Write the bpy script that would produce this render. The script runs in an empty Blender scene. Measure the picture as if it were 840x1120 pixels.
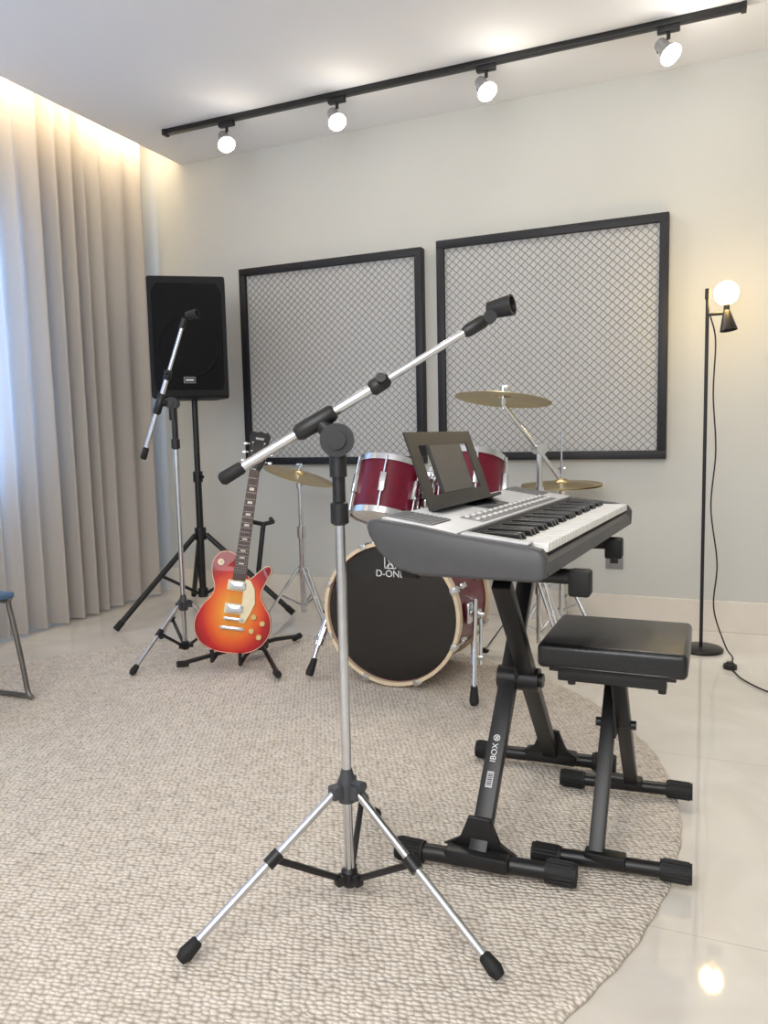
import bpy, bmesh, math, random
from mathutils import Matrix, Vector
random.seed(7)
V=Vector
scene=bpy.context.scene
COL=scene.collection
pi=math.pi

# ------------------------------------------------------------------ materials
MC={}
def srgb(c):
    return tuple(((x/255)/12.92 if x/255<=0.04045 else ((x/255+0.055)/1.055)**2.4) for x in c)
def mat(name,rgb,rough=0.5,metal=0.0,var=0.06,scale=30,bump=0.0,coat=0.0,emit=0.0,ecol=None,spec=None):
    if name in MC: return MC[name]
    m=bpy.data.materials.new(name); m.use_nodes=True
    nt=m.node_tree; b=nt.nodes['Principled BSDF']
    c=srgb(rgb)
    tc=nt.nodes.new('ShaderNodeTexCoord')
    n=nt.nodes.new('ShaderNodeTexNoise'); n.inputs['Scale'].default_value=scale; n.inputs['Detail'].default_value=3
    nt.links.new(tc.outputs['Object'],n.inputs['Vector'])
    r=nt.nodes.new('ShaderNodeValToRGB')
    r.color_ramp.elements[0].position=.3; r.color_ramp.elements[1].position=.7
    r.color_ramp.elements[0].color=(*[x*(1-var) for x in c],1)
    r.color_ramp.elements[1].color=(*[min(1,x*(1+var)) for x in c],1)
    nt.links.new(n.outputs['Fac'],r.inputs['Fac'])
    nt.links.new(r.outputs['Color'],b.inputs['Base Color'])
    b.inputs['Roughness'].default_value=rough; b.inputs['Metallic'].default_value=metal
    b.inputs['Coat Weight'].default_value=coat; b.inputs['Coat Roughness'].default_value=.05
    if spec is not None: b.inputs['Specular IOR Level'].default_value=spec
    if bump>0:
        bp=nt.nodes.new('ShaderNodeBump'); bp.inputs['Strength'].default_value=bump; bp.inputs['Distance'].default_value=.004
        nt.links.new(n.outputs['Fac'],bp.inputs['Height']); nt.links.new(bp.outputs['Normal'],b.inputs['Normal'])
    if emit>0:
        b.inputs['Emission Color'].default_value=(*srgb(ecol or rgb),1); b.inputs['Emission Strength'].default_value=emit
    MC[name]=m; return m

BLACK=mat('black_plastic',(24,24,26),.42)
BLACKM=mat('black_powder_coat',(22,22,24),.38)
RUBBER=mat('black_rubber',(19,19,20),.65,bump=.2,scale=200)
GREYP=mat('dark_grey_plastic',(74,74,77),.45)
CHROME=mat('chrome',(225,227,230),.14,1.0,var=.03)
STEEL=mat('brushed_steel_tube',(212,214,218),.24,1.0,var=.04,scale=60)
SCUFF=mat('grey_collar_plastic',(66,68,72),.5)
MAROON=mat('burgundy_lacquer',(108,4,38),.38,0.0,coat=.25,var=.15,spec=.3)
CREAM=mat('cream_hoop',(232,212,180),.35,coat=.3)
HEADW=mat('drumhead_white',(244,244,241),.4)
HEADB=mat('drumhead_black',(8,8,10),.14,coat=.5)
IVORY=mat('ivory_plastic',(240,226,188),.35)
WHITEK=mat('white_key_plastic',(244,243,240),.25)
SILVER=mat('silver_panel_plastic',(202,203,205),.38)
VINYL=mat('black_vinyl',(19,19,21),.33,bump=.25,scale=160,coat=.15)
WHITE=mat('white_print',(228,228,228),.5)
WALL=mat('painted_wall',(209,209,203),.75,var=.012,scale=3,bump=.05)
CEIL=mat('painted_ceiling',(242,242,243),.85,var=.005,scale=2)
BASEB=mat('porcelain_skirting',(234,226,214),.22,var=.04,scale=6)

def brass_mat():
    m=mat('cymbal_bronze',(208,190,148),.34,1.0,var=.08,scale=12)
    nt=m.node_tree; b=nt.nodes['Principled BSDF']
    tc=nt.nodes.new('ShaderNodeTexCoord')
    w=nt.nodes.new('ShaderNodeTexNoise'); w.inputs['Scale'].default_value=260
    bp=nt.nodes.new('ShaderNodeBump'); bp.inputs['Strength'].default_value=.25; bp.inputs['Distance'].default_value=.001
    nt.links.new(tc.outputs['Object'],w.inputs['Vector']); nt.links.new(w.outputs['Fac'],bp.inputs['Height']); nt.links.new(bp.outputs['Normal'],b.inputs['Normal'])
    return m
BRASS=brass_mat()

def floor_mat():
    m=bpy.data.materials.new('polished_porcelain_tile'); m.use_nodes=True
    nt=m.node_tree; b=nt.nodes['Principled BSDF']
    tc=nt.nodes.new('ShaderNodeTexCoord')
    mp=nt.nodes.new('ShaderNodeMapping'); mp.inputs['Location'].default_value=(.35,.25,0)
    nt.links.new(tc.outputs['Object'],mp.inputs['Vector'])
    n=nt.nodes.new('ShaderNodeTexNoise'); n.inputs['Scale'].default_value=2.2; n.inputs['Detail'].default_value=6; n.inputs['Distortion'].default_value=1.4
    nt.links.new(mp.outputs['Vector'],n.inputs['Vector'])
    r=nt.nodes.new('ShaderNodeValToRGB')
    r.color_ramp.elements[0].position=.35; r.color_ramp.elements[1].position=.65
    r.color_ramp.elements[0].color=(*srgb((220,213,202)),1); r.color_ramp.elements[1].color=(*srgb((234,229,219)),1)
    nt.links.new(n.outputs['Fac'],r.inputs['Fac'])
    br=nt.nodes.new('ShaderNodeTexBrick'); br.offset=0; br.inputs['Scale'].default_value=1
    br.inputs['Brick Width'].default_value=.9; br.inputs['Row Height'].default_value=.9; br.inputs['Mortar Size'].default_value=.0014
    br.inputs['Color1'].default_value=(1,1,1,1); br.inputs['Color2'].default_value=(1,1,1,1); br.inputs['Mortar'].default_value=(.78,.76,.73,1)
    nt.links.new(mp.outputs['Vector'],br.inputs['Vector'])
    mx=nt.nodes.new('ShaderNodeMix'); mx.data_type='RGBA'; mx.blend_type='MULTIPLY'; mx.inputs[0].default_value=1
    nt.links.new(r.outputs['Color'],mx.inputs[6]); nt.links.new(br.outputs['Color'],mx.inputs[7])
    nt.links.new(mx.outputs[2],b.inputs['Base Color'])
    b.inputs['Roughness'].default_value=.04; b.inputs['Specular IOR Level'].default_value=1.0
    return m
def rug_mat():
    m=bpy.data.materials.new('chunky_woven_wool'); m.use_nodes=True
    nt=m.node_tree; b=nt.nodes['Principled BSDF']
    tc=nt.nodes.new('ShaderNodeTexCoord')
    nz=nt.nodes.new('ShaderNodeTexNoise'); nz.inputs['Scale'].default_value=30; nz.inputs['Detail'].default_value=1
    nt.links.new(tc.outputs['Object'],nz.inputs['Vector'])
    ml=nt.nodes.new('ShaderNodeVectorMath'); ml.operation='MULTIPLY_ADD'; ml.inputs[1].default_value=(.011,.008,0)
    nt.links.new(nz.outputs['Color'],ml.inputs[0]); nt.links.new(tc.outputs['Object'],ml.inputs[2])
    mp=nt.nodes.new('ShaderNodeMapping'); mp.inputs['Scale'].default_value=(.85,1.25,.3); mp.inputs['Rotation'].default_value=(0,0,math.radians(-20))
    nt.links.new(ml.outputs[0],mp.inputs['Vector'])
    v=nt.nodes.new('ShaderNodeTexVoronoi'); v.feature='F1'; v.inputs['Scale'].default_value=78; v.inputs['Randomness'].default_value=.5
    nt.links.new(mp.outputs['Vector'],v.inputs['Vector'])
    n=nt.nodes.new('ShaderNodeTexNoise'); n.inputs['Scale'].default_value=30; n.inputs['Detail'].default_value=6
    nt.links.new(tc.outputs['Object'],n.inputs['Vector'])
    n3=nt.nodes.new('ShaderNodeTexNoise'); n3.inputs['Scale'].default_value=260; n3.inputs['Detail'].default_value=2
    nt.links.new(tc.outputs['Object'],n3.inputs['Vector'])
    r=nt.nodes.new('ShaderNodeValToRGB')
    r.color_ramp.elements[0].position=.32; r.color_ramp.elements[0].color=(*srgb((235,226,214)),1)
    r.color_ramp.elements[1].position=.82; r.color_ramp.elements[1].color=(*srgb((178,165,151)),1)  # crevices between the loops: shade put into the wool colour
    nt.links.new(v.outputs['Distance'],r.inputs['Fac'])
    r2=nt.nodes.new('ShaderNodeValToRGB')
    r2.color_ramp.elements[0].position=.35; r2.color_ramp.elements[0].color=(.85,.84,.83,1)
    r2.color_ramp.elements[1].position=.62; r2.color_ramp.elements[1].color=(1,1,1,1)
    nt.links.new(n.outputs['Fac'],r2.inputs['Fac'])
    mx=nt.nodes.new('ShaderNodeMix'); mx.data_type='RGBA'; mx.blend_type='MULTIPLY'; mx.inputs[0].default_value=1
    nt.links.new(r.outputs['Color'],mx.inputs[6]); nt.links.new(r2.outputs['Color'],mx.inputs[7])
    nt.links.new(mx.outputs[2],b.inputs['Base Color'])
    b.inputs['Roughness'].default_value=.95; b.inputs['Specular IOR Level'].default_value=.1
    ad=nt.nodes.new('ShaderNodeMath'); ad.operation='MULTIPLY_ADD'; ad.inputs[1].default_value=.22
    nt.links.new(n3.outputs['Fac'],ad.inputs[0]); nt.links.new(v.outputs['Distance'],ad.inputs[2])
    bp=nt.nodes.new('ShaderNodeBump'); bp.invert=True; bp.inputs['Strength'].default_value=.8; bp.inputs['Distance'].default_value=.010
    nt.links.new(ad.outputs[0],bp.inputs['Height']); nt.links.new(bp.outputs['Normal'],b.inputs['Normal'])
    return m
def curtain_mat():
    m=bpy.data.materials.new('linen_curtain'); m.use_nodes=True
    nt=m.node_tree; b=nt.nodes['Principled BSDF']; out=nt.nodes['Material Output']
    tc=nt.nodes.new('ShaderNodeTexCoord')
    n=nt.nodes.new('ShaderNodeTexNoise'); n.inputs['Scale'].default_value=260
    nt.links.new(tc.outputs['Object'],n.inputs['Vector'])
    r=nt.nodes.new('ShaderNodeValToRGB')
    r.color_ramp.elements[0].color=(*srgb((190,182,174)),1); r.color_ramp.elements[1].color=(*srgb((208,201,193)),1)
    nt.links.new(n.outputs['Fac'],r.inputs['Fac']); nt.links.new(r.outputs['Color'],b.inputs['Base Color'])
    b.inputs['Roughness'].default_value=.9; b.inputs['Specular IOR Level'].default_value=.1
    t=nt.nodes.new('ShaderNodeBsdfTranslucent'); t.inputs['Color'].default_value=(.75,.75,.74,1)
    mx=nt.nodes.new('ShaderNodeMixShader'); mx.inputs[0].default_value=.2
    nt.links.new(b.outputs[0],mx.inputs[1]); nt.links.new(t.outputs[0],mx.inputs[2]); nt.links.new(mx.outputs[0],out.inputs[0])
    return m
def burst_mat():
    m=bpy.data.materials.new('cherry_sunburst_lacquer'); m.use_nodes=True
    nt=m.node_tree; b=nt.nodes['Principled BSDF']
    tc=nt.nodes.new('ShaderNodeTexCoord')
    mp=nt.nodes.new('ShaderNodeMapping'); mp.inputs['Location'].default_value=(0,-.80,0); mp.inputs['Scale'].default_value=(5.7,4.4,0)
    nt.links.new(tc.outputs['Object'],mp.inputs['Vector'])
    ln=nt.nodes.new('ShaderNodeVectorMath'); ln.operation='LENGTH'
    nt.links.new(mp.outputs['Vector'],ln.inputs[0])
    n=nt.nodes.new('ShaderNodeTexNoise'); n.inputs['Scale'].default_value=14
    nt.links.new(tc.outputs['Object'],n.inputs['Vector'])
    ad=nt.nodes.new('ShaderNodeMath'); ad.operation='MULTIPLY_ADD'; ad.inputs[1].default_value=.08
    nt.links.new(n.outputs['Fac'],ad.inputs[0]); nt.links.new(ln.outputs['Value'],ad.inputs[2])
    r=nt.nodes.new('ShaderNodeValToRGB'); e=r.color_ramp.elements
    e[0].position=.32; e[0].color=(*srgb((246,160,44)),1)
    e[1].position=1.0; e[1].color=(*srgb((146,6,16)),1)
    k=e.new(.62); k.color=(*srgb((236,100,26)),1)
    k=e.new(.82); k.color=(*srgb((198,24,20)),1)
    nt.links.new(ad.outputs[0],r.inputs['Fac']); nt.links.new(r.outputs['Color'],b.inputs['Base Color'])
    b.inputs['Roughness'].default_value=.3; b.inputs['Specular IOR Level'].default_value=.2
    b.inputs['Coat Weight'].default_value=.4; b.inputs['Coat Roughness'].default_value=.04
    return m
FLOOR=floor_mat(); RUGM=rug_mat(); CURT=curtain_mat(); BURST=burst_mat()

# ------------------------------------------------------------------ geometry builder
def frame(axis,up=V((0,0,1))):
    z=V(axis).normalized()
    u=V(up)
    if abs(z.dot(u))>.98: u=V((0,1,0)) if abs(z.y)<.9 else V((1,0,0))
    x=u.cross(z).normalized(); y=z.cross(x)
    return Matrix((x,y,z)).transposed()
class B:
    def __init__(s): s.bm=bmesh.new()
    def sweep(s,pts,r,seg=12,closed=False,caps=True):
        pts=[V(p) for p in pts]; n=len(pts); rr=r if isinstance(r,(list,tuple)) else [r]*n
        rings=[]; N=None
        for i,p in enumerate(pts):
            if closed: t=(pts[(i+1)%n]-pts[i-1]).normalized()
            else:
                a=pts[max(i-1,0)]; c=pts[min(i+1,n-1)]; t=(c-a).normalized()
                if 0<i<n-1:
                    t=((pts[i]-a).normalized()+(c-pts[i]).normalized()).normalized()
            if N is None:
                q=V((0,0,1)) if abs(t.z)<.9 else V((1,0,0)); N=q.cross(t).normalized()
            else: N=(N-t*N.dot(t)).normalized()
            Bn=t.cross(N)
            rings.append([s.bm.verts.new(p+(N*math.cos(2*pi*k/seg)+Bn*math.sin(2*pi*k/seg))*rr[i]) for k in range(seg)])
        m=n if closed else n-1
        for i in range(m):
            a=rings[i]; b=rings[(i+1)%n]
            for k in range(seg):
                s.bm.faces.new((a[k],a[(k+1)%seg],b[(k+1)%seg],b[k]))
        if caps and not closed:
            s.bm.faces.new(rings[0][::-1]); s.bm.faces.new(rings[-1])
        return s
    def cyl(s,a,b,r,r2=None,seg=20):
        return s.sweep([a,b],[r,r if r2 is None else r2],seg)
    def lathe(s,prof,o=(0,0,0),axis=(0,0,1),seg=40,closed=False):
        M=frame(axis); o=V(o); rings=[]
        for (r,z) in prof:
            if r<1e-6: rings.append([s.bm.verts.new(o+M@V((0,0,z)))])
            else: rings.append([s.bm.verts.new(o+M@V((r*math.cos(2*pi*k/seg),r*math.sin(2*pi*k/seg),z))) for k in range(seg)])
        L=len(rings)
        for i in range(L if closed else L-1):
            a=rings[i]; b=rings[(i+1)%L]
            for k in range(seg):
                k2=(k+1)%seg
                if len(a)==1 and len(b)==1: continue
                if len(a)==1: s.bm.faces.new((a[0],b[k2],b[k]))
                elif len(b)==1: s.bm.faces.new((a[k],a[k2],b[0]))
                else: s.bm.faces.new((a[k],a[k2],b[k2],b[k]))
        return s
    def ball(s,c,r,seg=20,sc=(1,1,1)):
        prof=[(r*math.sin(pi*i/12),-r*math.cos(pi*i/12)) for i in range(13)]
        prof[0]=(0,-r); prof[-1]=(0,r)
        n0=len(s.bm.verts); s.lathe(prof,(0,0,0),seg=seg)
        s.bm.verts.ensure_lookup_table()
        for v in s.bm.verts[n0:]: v.co=V((v.co.x*sc[0],v.co.y*sc[1],v.co.z*sc[2]))+V(c)
        return s
    def box(s,c,size,M=None,bev=0.0,seg=2):
        r=bmesh.ops.create_cube(s.bm,size=1)
        vs=r['verts']; M=M or Matrix.Identity(3)
        for v in vs: v.co=V((v.co.x*size[0],v.co.y*size[1],v.co.z*size[2]))
        if bev>0:
            es=list({e for v in vs for e in v.link_edges})
            rb=bmesh.ops.bevel(s.bm,geom=es,offset=bev,segments=seg,affect='EDGES',profile=.5)
            vs=list({v for f in rb['faces'] for v in f.verts}|{v for v in vs if v.is_valid})
        for v in vs: v.co=M@v.co+V(c)
        return s
    def extr(s,pts,z0,z1,M=None,o=(0,0,0),bev=0):
        M=M or Matrix.Identity(3); o=V(o)
        a=[s.bm.verts.new((p[0],p[1],z0)) for p in pts]; b=[s.bm.verts.new((p[0],p[1],z1)) for p in pts]
        n=len(pts)
        fs=[s.bm.faces.new(a[::-1]),s.bm.faces.new(b)]
        for i in range(n): s.bm.faces.new((a[i],a[(i+1)%n],b[(i+1)%n],b[i]))
        vs=a+b
        if bev>0:
            es=[e for f in fs for e in f.edges]
            rb=bmesh.ops.bevel(s.bm,geom=es,offset=bev,segments=3,affect='EDGES',profile=.5)
            vs=list({v for f in rb['faces'] for v in f.verts}|{v for v in vs if v.is_valid}|{v for f in rb['faces'] for g in f.edges for h in g.link_faces for v in h.verts})
        for v in vs: v.co=M@v.co+o
        return s
    def grid(s,fn,nu,nv):
        g=[[s.bm.verts.new(fn(i/nu,j/nv)) for j in range(nv+1)] for i in range(nu+1)]
        for i in range(nu):
            for j in range(nv): s.bm.faces.new((g[i][j],g[i+1][j],g[i+1][j+1],g[i][j+1]))
        return s
    def obj(s,name,m,smooth=True):
        bmesh.ops.recalc_face_normals(s.bm,faces=s.bm.faces)
        for f in s.bm.faces: f.smooth=smooth
        if smooth:
            for e in s.bm.edges:
                if len(e.link_faces)==2 and e.calc_face_angle(0)>math.radians(38): e.smooth=False
        me=bpy.data.meshes.new(name); s.bm.to_mesh(me); s.bm.free()
        me.materials.append(m)
        o=bpy.data.objects.new(name,me); COL.objects.link(o); return o

def thing(name,label,cat,loc,rot=None,group=None):
    e=bpy.data.objects.new(name,None); COL.objects.link(e); e.empty_display_size=.1
    M=Matrix.Translation(V(loc))
    if rot is not None: M=M@rot.to_4x4()
    e.matrix_world=M
    e['label']=label; e['category']=cat
    if group: e['group']=group
    e['_local']=1 if rot is not None else 0
    return e
def root_of(e):
    while e.parent: e=e.parent
    return e
def part(par,name,b,m,label=None,smooth=True):
    o=b.obj(name,m,smooth) if isinstance(b,B) else b
    r=root_of(par)
    if not r.get('_local'): o.data.transform(Matrix.Translation(-r.location))
    o.parent=par
    if label: o['label']=label
    return o
def text_mesh(name,txt,size,M,o,ext=.0006):
    cu=bpy.data.curves.new(name,'FONT'); cu.body=txt; cu.size=size; cu.extrude=ext; cu.align_x='CENTER'; cu.align_y='CENTER'
    ob=bpy.data.objects.new(name,cu); COL.objects.link(ob)
    dg=bpy.context.evaluated_depsgraph_get(); me=bpy.data.meshes.new_from_object(ob.evaluated_get(dg))
    bpy.data.objects.remove(ob)
    T=Matrix.Translation(V(o))@M.to_4x4(); me.transform(T); me.materials.clear(); me.materials.append(WHITE)
    r=bpy.data.objects.new(name,me); COL.objects.link(r); return r
def structure(name,b,m,smooth=False):
    o=b.obj(name,m,smooth); o['kind']='structure'; return o
def catmull(pts,sub=6,closed=True):
    out=[]; n=len(pts)
    for i in range(n if closed else n-1):
        g=lambda k:V(pts[k%n] if closed else pts[max(0,min(n-1,k))])
        p0,p1,p2,p3=g(i-1),g(i),g(i+1),g(i+2)
        for j in range(sub):
            t=j/sub
            out.append(.5*((2*p1)+(p2-p0)*t+(2*p0-5*p1+4*p2-p3)*t*t+(3*p1-p0-3*p2+p3)*t**3))
    if not closed: out.append(V(pts[-1]))
    return out

# ------------------------------------------------------------------ room
structure('floor',B().box((-.25,1.0,-.05),(6.9,6.6,.1)),FLOOR)
structure('wall_back',B().box((-.045,4.17,1.5),(6.09,.2,3.0)),WALL)
structure('wall_niche',B().box((-3.345,4.2,1.5),(.51,.2,3.0)),WALL)
structure('wall_right',B().box((3.05,1.0,1.5),(.1,6.2,3.0)),WALL)
wl=B()
wl.box((-3.6,-1.0,1.5),(.1,2.8,3.0)); wl.box((-3.6,3.55,1.5),(.1,1.20,3.0))
wl.box((-3.6,1.675,.40),(.1,2.55,.8)); wl.box((-3.6,1.675,2.65),(.1,2.55,.7))
structure('wall_left',wl,WALL)
PANE=mat('bright_daylight_pane',(150,190,255),.2,emit=10,ecol=(160,202,255))
structure('window_1',B().box((-3.6,1.675,1.55),(.02,2.55,1.5)),PANE)
fr=B()
for y in (.42,1.62,2.93): fr.box((-3.575,y,1.55),(.05,.05,1.5))
for z in (.82,2.28): fr.box((-3.575,1.675,z),(.05,2.50,.05))
structure('trim_1',fr,mat('window_frame_white',(225,225,225),.4))
structure('ceiling',B().box((-.045,1.0,2.745),(6.09,6.3,.09)),CEIL)
structure('trim_2',B().box((-3.345,1.0,2.98),(.55,6.3,.04)),CEIL)
structure('baseboard_back',B().box((-.045,4.062,.077),(6.09,.016,.154),bev=.002),BASEB)
structure('baseboard_niche',B().box((-3.345,4.092,.077),(.5,.016,.154)),BASEB)

# rug
rc=V((-1.53,1.88)); RR=1.47
prof=[(0,.012)]+[(RR*k/10,.012) for k in range(1,10)]+[(RR-.03,.0125),(RR-.010,.012),(RR-.001,.008),(RR,.004),(RR-.004,.0008),(0,.0008)]
rb=B().lathe(prof,(0,0,0),seg=360)
for v in rb.bm.verts:
    a=math.atan2(v.co.y,v.co.x); rr=math.hypot(v.co.x,v.co.y)
    if rr>1.35:
        k=1+.0008*math.sin(a*37)+.0014*math.sin(a*90+1)+.004*math.sin(a*5)
        v.co.x*=k; v.co.y*=k
rug=rb.obj('round_rug',RUGM); rug.location=(rc.x,rc.y,0)
rug['label']='round beige chunky woven wool rug on the tiled floor'; rug['category']='rug'

# curtain
def cf(u,v):
    y=.1+u*3.86
    ph=2*pi*(y/.128)+1.6*math.sin(y*4.1)+1.1*math.sin(y*9.3)
    z=.012+v*2.86
    amp=.042*(1-.25*v)+.016*math.sin(y*6.3)
    x=-3.30+amp*math.sin(ph)+.014*math.sin(ph*.5+2)+.01*math.sin(y*3+z*.7)
    return (x,y+.010*math.cos(ph)*(.5+.5*(1-v)),z)
cu=B().grid(cf,640,10).obj('long_curtain',CURT)
cu['label']='floor-length pale grey linen curtain hanging in soft pleats'; cu['category']='curtain'

# ------------------------------------------------------------------ wall panels
NETM=mat('black_net_wire',(84,85,87),.5,.1)
FAB=mat('pale_grey_acoustic_fabric',(205,205,203),.9,bump=.3,scale=300)
FRM=mat('black_painted_wood',(22,22,28),.5)
def wall_panel(x0,x1,z0,z1,lab):
    e=thing('acoustic_wall_panel',lab,'wall panel',((x0+x1)/2,4.068,z0),group='square framed panels on the wall')
    w=.042; d0,d1=4.012,4.068; cy=(d0+d1)/2; dd=d1-d0
    b=B()
    b.box(((x0+x1)/2,cy,z0+w/2),(x1-x0,dd,w),bev=.002); b.box(((x0+x1)/2,cy,z1-w/2),(x1-x0,dd,w),bev=.002)
    b.box((x0+w/2,cy,(z0+z1)/2),(w,dd,z1-z0-2*w),bev=.002); b.box((x1-w/2,cy,(z0+z1)/2),(w,dd,z1-z0-2*w),bev=.002)
    part(e,'frame',b,FRM)
    part(e,'fabric_backing',B().box(((x0+x1)/2,4.050,(z0+z1)/2),(x1-x0-2*w,.03,z1-z0-2*w)),FAB)
    nb=B(); X0,X1,Z0,Z1=x0+w,x1-w,z0+w,z1-w
    nw=25; pw=(X1-X0)/nw; nh=54; ph=(Z1-Z0)/nh
    for j in range(nh+1):
        pts=[]
        for i in range(nw*6+1):
            t=i/6+(.5 if j%2 else 0)
            tri=abs((t%1)-.5)*2
            s=.5-.5*math.cos(pi*tri); s=.5*s+.5*tri
            z=Z0+j*ph+(s-.5)*ph
            z=min(max(z,Z0-.004),Z1+.004)
            pts.append((X0+i/6*pw,4.030,z))
        nb.sweep(pts,.0013,5)
    part(e,'wire_net',nb,NETM)
wall_panel(-2.655,-1.485,.838,2.010,'square black-framed panel with wire net over pale fabric, beside speaker')
wall_panel(-1.40,-.225,.855,2.030,'square black-framed panel with wire net over pale fabric, behind cymbals')

# outlet
e=thing('power_outlet','small grey wall power outlet above the skirting','outlet',(-.47,4.069,.30))
part(e,'plate',B().box((-.47,4.064,.345),(.085,.01,.115),bev=.003),mat('grey_outlet_plate',(140,140,142),.4))
part(e,'socket',B().box((-.47,4.058,.345),(.04,.006,.055),bev=.002),BLACK)

# ------------------------------------------------------------------ ceiling track + spotlights
TY=3.60
tr=B().box((-1.375,TY,2.686),(2.88,.036,.026),bev=.002)
e=thing('ceiling_track','long thin black lighting track fixed to the ceiling','track light',(-1.375,TY,2.70))
part(e,'rail',tr,BLACKM)
part(e,'end_cap',B().box((-2.82,TY,2.684),(.02,.042,.03)),BLACK)
part(e,'end_cap',B().box((.07,TY,2.684),(.02,.042,.03)),BLACK)
BULB=mat('lit_spot_lens',(255,250,240),.3,emit=80,ecol=(255,240,215))
def spot():
    e=thing('spotlight','small adjustable spotlight, lit, clipped to the black ceiling track','spotlight',(0,0,0),rot=Matrix.Identity(3),group='spotlights on the ceiling track')
    aim=V((.50,-.42,-.74)).normalized(); c=V((-.005,-.01,-.100))
    part(e,'adapter',B().box((0,0,-.012),(.09,.03,.024),bev=.003),BLACKM)
    part(e,'swivel_arm',B().cyl((0,0,-.02),(0,0,-.05),.008).sweep([(-.0,0,-.048),(-.042,.0,-.065),(-.042,0,-.098)],.004,8),BLACKM)
    part(e,'lamp_head',B().lathe([(0,-.064),(.020,-.064),(.026,-.058),(.029,-.01),(.044,.030),(.047,.034),(.043,.034),(.030,.0)],c,aim,28),mat('spot_head_grey',(175,175,177),.35,.3))
    part(e,'lens',B().lathe([(0,.050),(.018,.048),(.034,.040),(.042,.030)],c,aim,28),BULB)
    return e,aim,c
sp,aim,cc=spot()
kids=list(sp.children)
locs=[(-2.42,TY,2.673),(-1.765,TY,2.673),(-1.0,TY,2.673),(-.215,TY,2.673)]
allsp=[sp]
for L in locs[1:]:
    q=sp.copy(); COL.objects.link(q); allsp.append(q)
    for k in kids:
        kk=k.copy(); COL.objects.link(kk); kk.parent=q
for q,L,pw in zip(allsp,locs,(5,7,10,15)):
    q.location=L
    ld=bpy.data.lights.new('spot_beam','SPOT'); ld.energy=pw*2.0; ld.spot_size=math.radians(130); ld.spot_blend=1; ld.shadow_soft_size=.03; ld.color=(1,.94,.87)
    lo=bpy.data.objects.new('spot_beam',ld); COL.objects.link(lo); lo.location=V(L)+cc+aim*.075
    lo.rotation_euler=aim.to_track_quat('-Z','Y').to_euler()
    ld=bpy.data.lights.new('spot_spill','POINT'); ld.energy=pw*.13; ld.shadow_soft_size=.04; ld.color=(1,.95,.88)
    lo=bpy.data.objects.new('spot_spill',ld); COL.objects.link(lo); lo.location=V(L)+cc+aim*.10

# ------------------------------------------------------------------ microphone stands
def mic_stand(base,feet,hubz,lowz,polez,sleeve,tail,tip,pivot,lab,k=1.0,kr=.034):
    bx,by=base
    e=thing('microphone_stand',lab,'microphone stand',(bx,by,0))
    part(e,'pole',B().cyl((bx,by,lowz-.02),(bx,by,polez),.0105*k),STEEL)
    part(e,'upper_sleeve',B().sweep([(bx,by,polez-.035),(bx,by,polez-.03),(bx,by,polez+.01),(bx,by,polez+.015)],[.012,.019,.019,.012],20).cyl((bx,by,polez+.01),(bx,by,sleeve),.0135),BLACK)
    hb=B().lathe([(0,-.012),(.019,-.012),(.021,0),(.021,.03),(.015,.045),(.011,.06)],(bx,by,hubz-.02),seg=24)
    for fx,fy in feet:
        d=V((fx-bx,fy-by,0)).normalized(); hb.box(V((bx,by,hubz-.005))+d*.028,(.026,.028,.026),frame(d),bev=.003)
    hb.sweep([(bx+.01,by,hubz+.01),(bx+.045,by-.015,hubz+.012)],[.008,.011],12)
    part(e,'tripod_hub',hb,SCUFF)
    lb=B().lathe([(0,-.02),(.014,-.02),(.018,-.014),(.018,.014),(.012,.02),(0,.02)],(bx,by,lowz),seg=20)
    for fx,fy in feet:
        d=V((fx-bx,fy-by,0)).normalized(); lb.box(V((bx,by,lowz))+d*.022,(.020,.022,.026),frame(d),bev=.003)
    part(e,'lower_collar',lb,BLACK)
    for fx,fy in feet:
        F=V((fx,fy,.016)); H=V((bx,by,hubz-.008)); d=(F-H); dh=V((d.x,d.y,0)).normalized()
        H=H+dh*.036
        lg=part(e,'leg',B().cyl(H,F,.0082*k,seg=14),STEEL)
        dd=(F-H).normalized()
        part(lg,'rubber_foot',B().sweep([F-dd*.042,F-dd*.038,F-dd*.01,F+dd*.004],[.009,.0125,.0155,.010],14),RUBBER)
        mid=H.lerp(F,.42); lo_=V((bx,by,lowz))+dh*.018
        part(lg,'brace',B().box(lo_.lerp(mid,.5),(.012,.012,(mid-lo_).length),frame(mid-lo_),bev=.001).cyl(mid-dd*.016,mid+dd*.016,.0135),BLACKM)
    T=V(tail);P=V(tip);D=(P-T).normalized();pv=V(pivot)
    nb=V((.397,-.918,0))
    t=(pv-T).dot(D); L=(P-T).length
    cl=T+D*(t-.012)
    part(e,'pivot_clutch',B().cyl(pv-nb*.030,pv+nb*.026,kr,seg=28).cyl(pv+nb*.026,pv+nb*.034,kr*.55).cyl(pv-V((0,0,.015)),pv-V((0,0,.075)),.018).cyl(pv,cl,.020,.017),BLACK)
    bo=part(e,'boom_arm',B().cyl(T+D*.03,T+D*(L*.64),.0102*k).cyl(T+D*(L*.6),P-D*.02,.0076*k),STEEL)
    part(bo,'counterweight_grip',B().sweep([T,T+D*.006,T+D*.05,T+D*.056],[.010,.0145,.0135,.010],16),RUBBER)
    part(bo,'boom_clamp',B().sweep([cl-D*.055,cl-D*.045,cl+D*.030,cl+D*.038],[.013,.018,.018,.013],18),BLACK)
    c=T+D*(L*.62)
    part(bo,'extension_clutch',B().sweep([c-D*.025,c-D*.018,c+D*.012,c+D*.02],[.012,.017,.016,.010],18).sweep([c,c+nb*.03+V((0,0,.01))],[.007,.010],12),BLACK)
    return e,D,P
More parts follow.
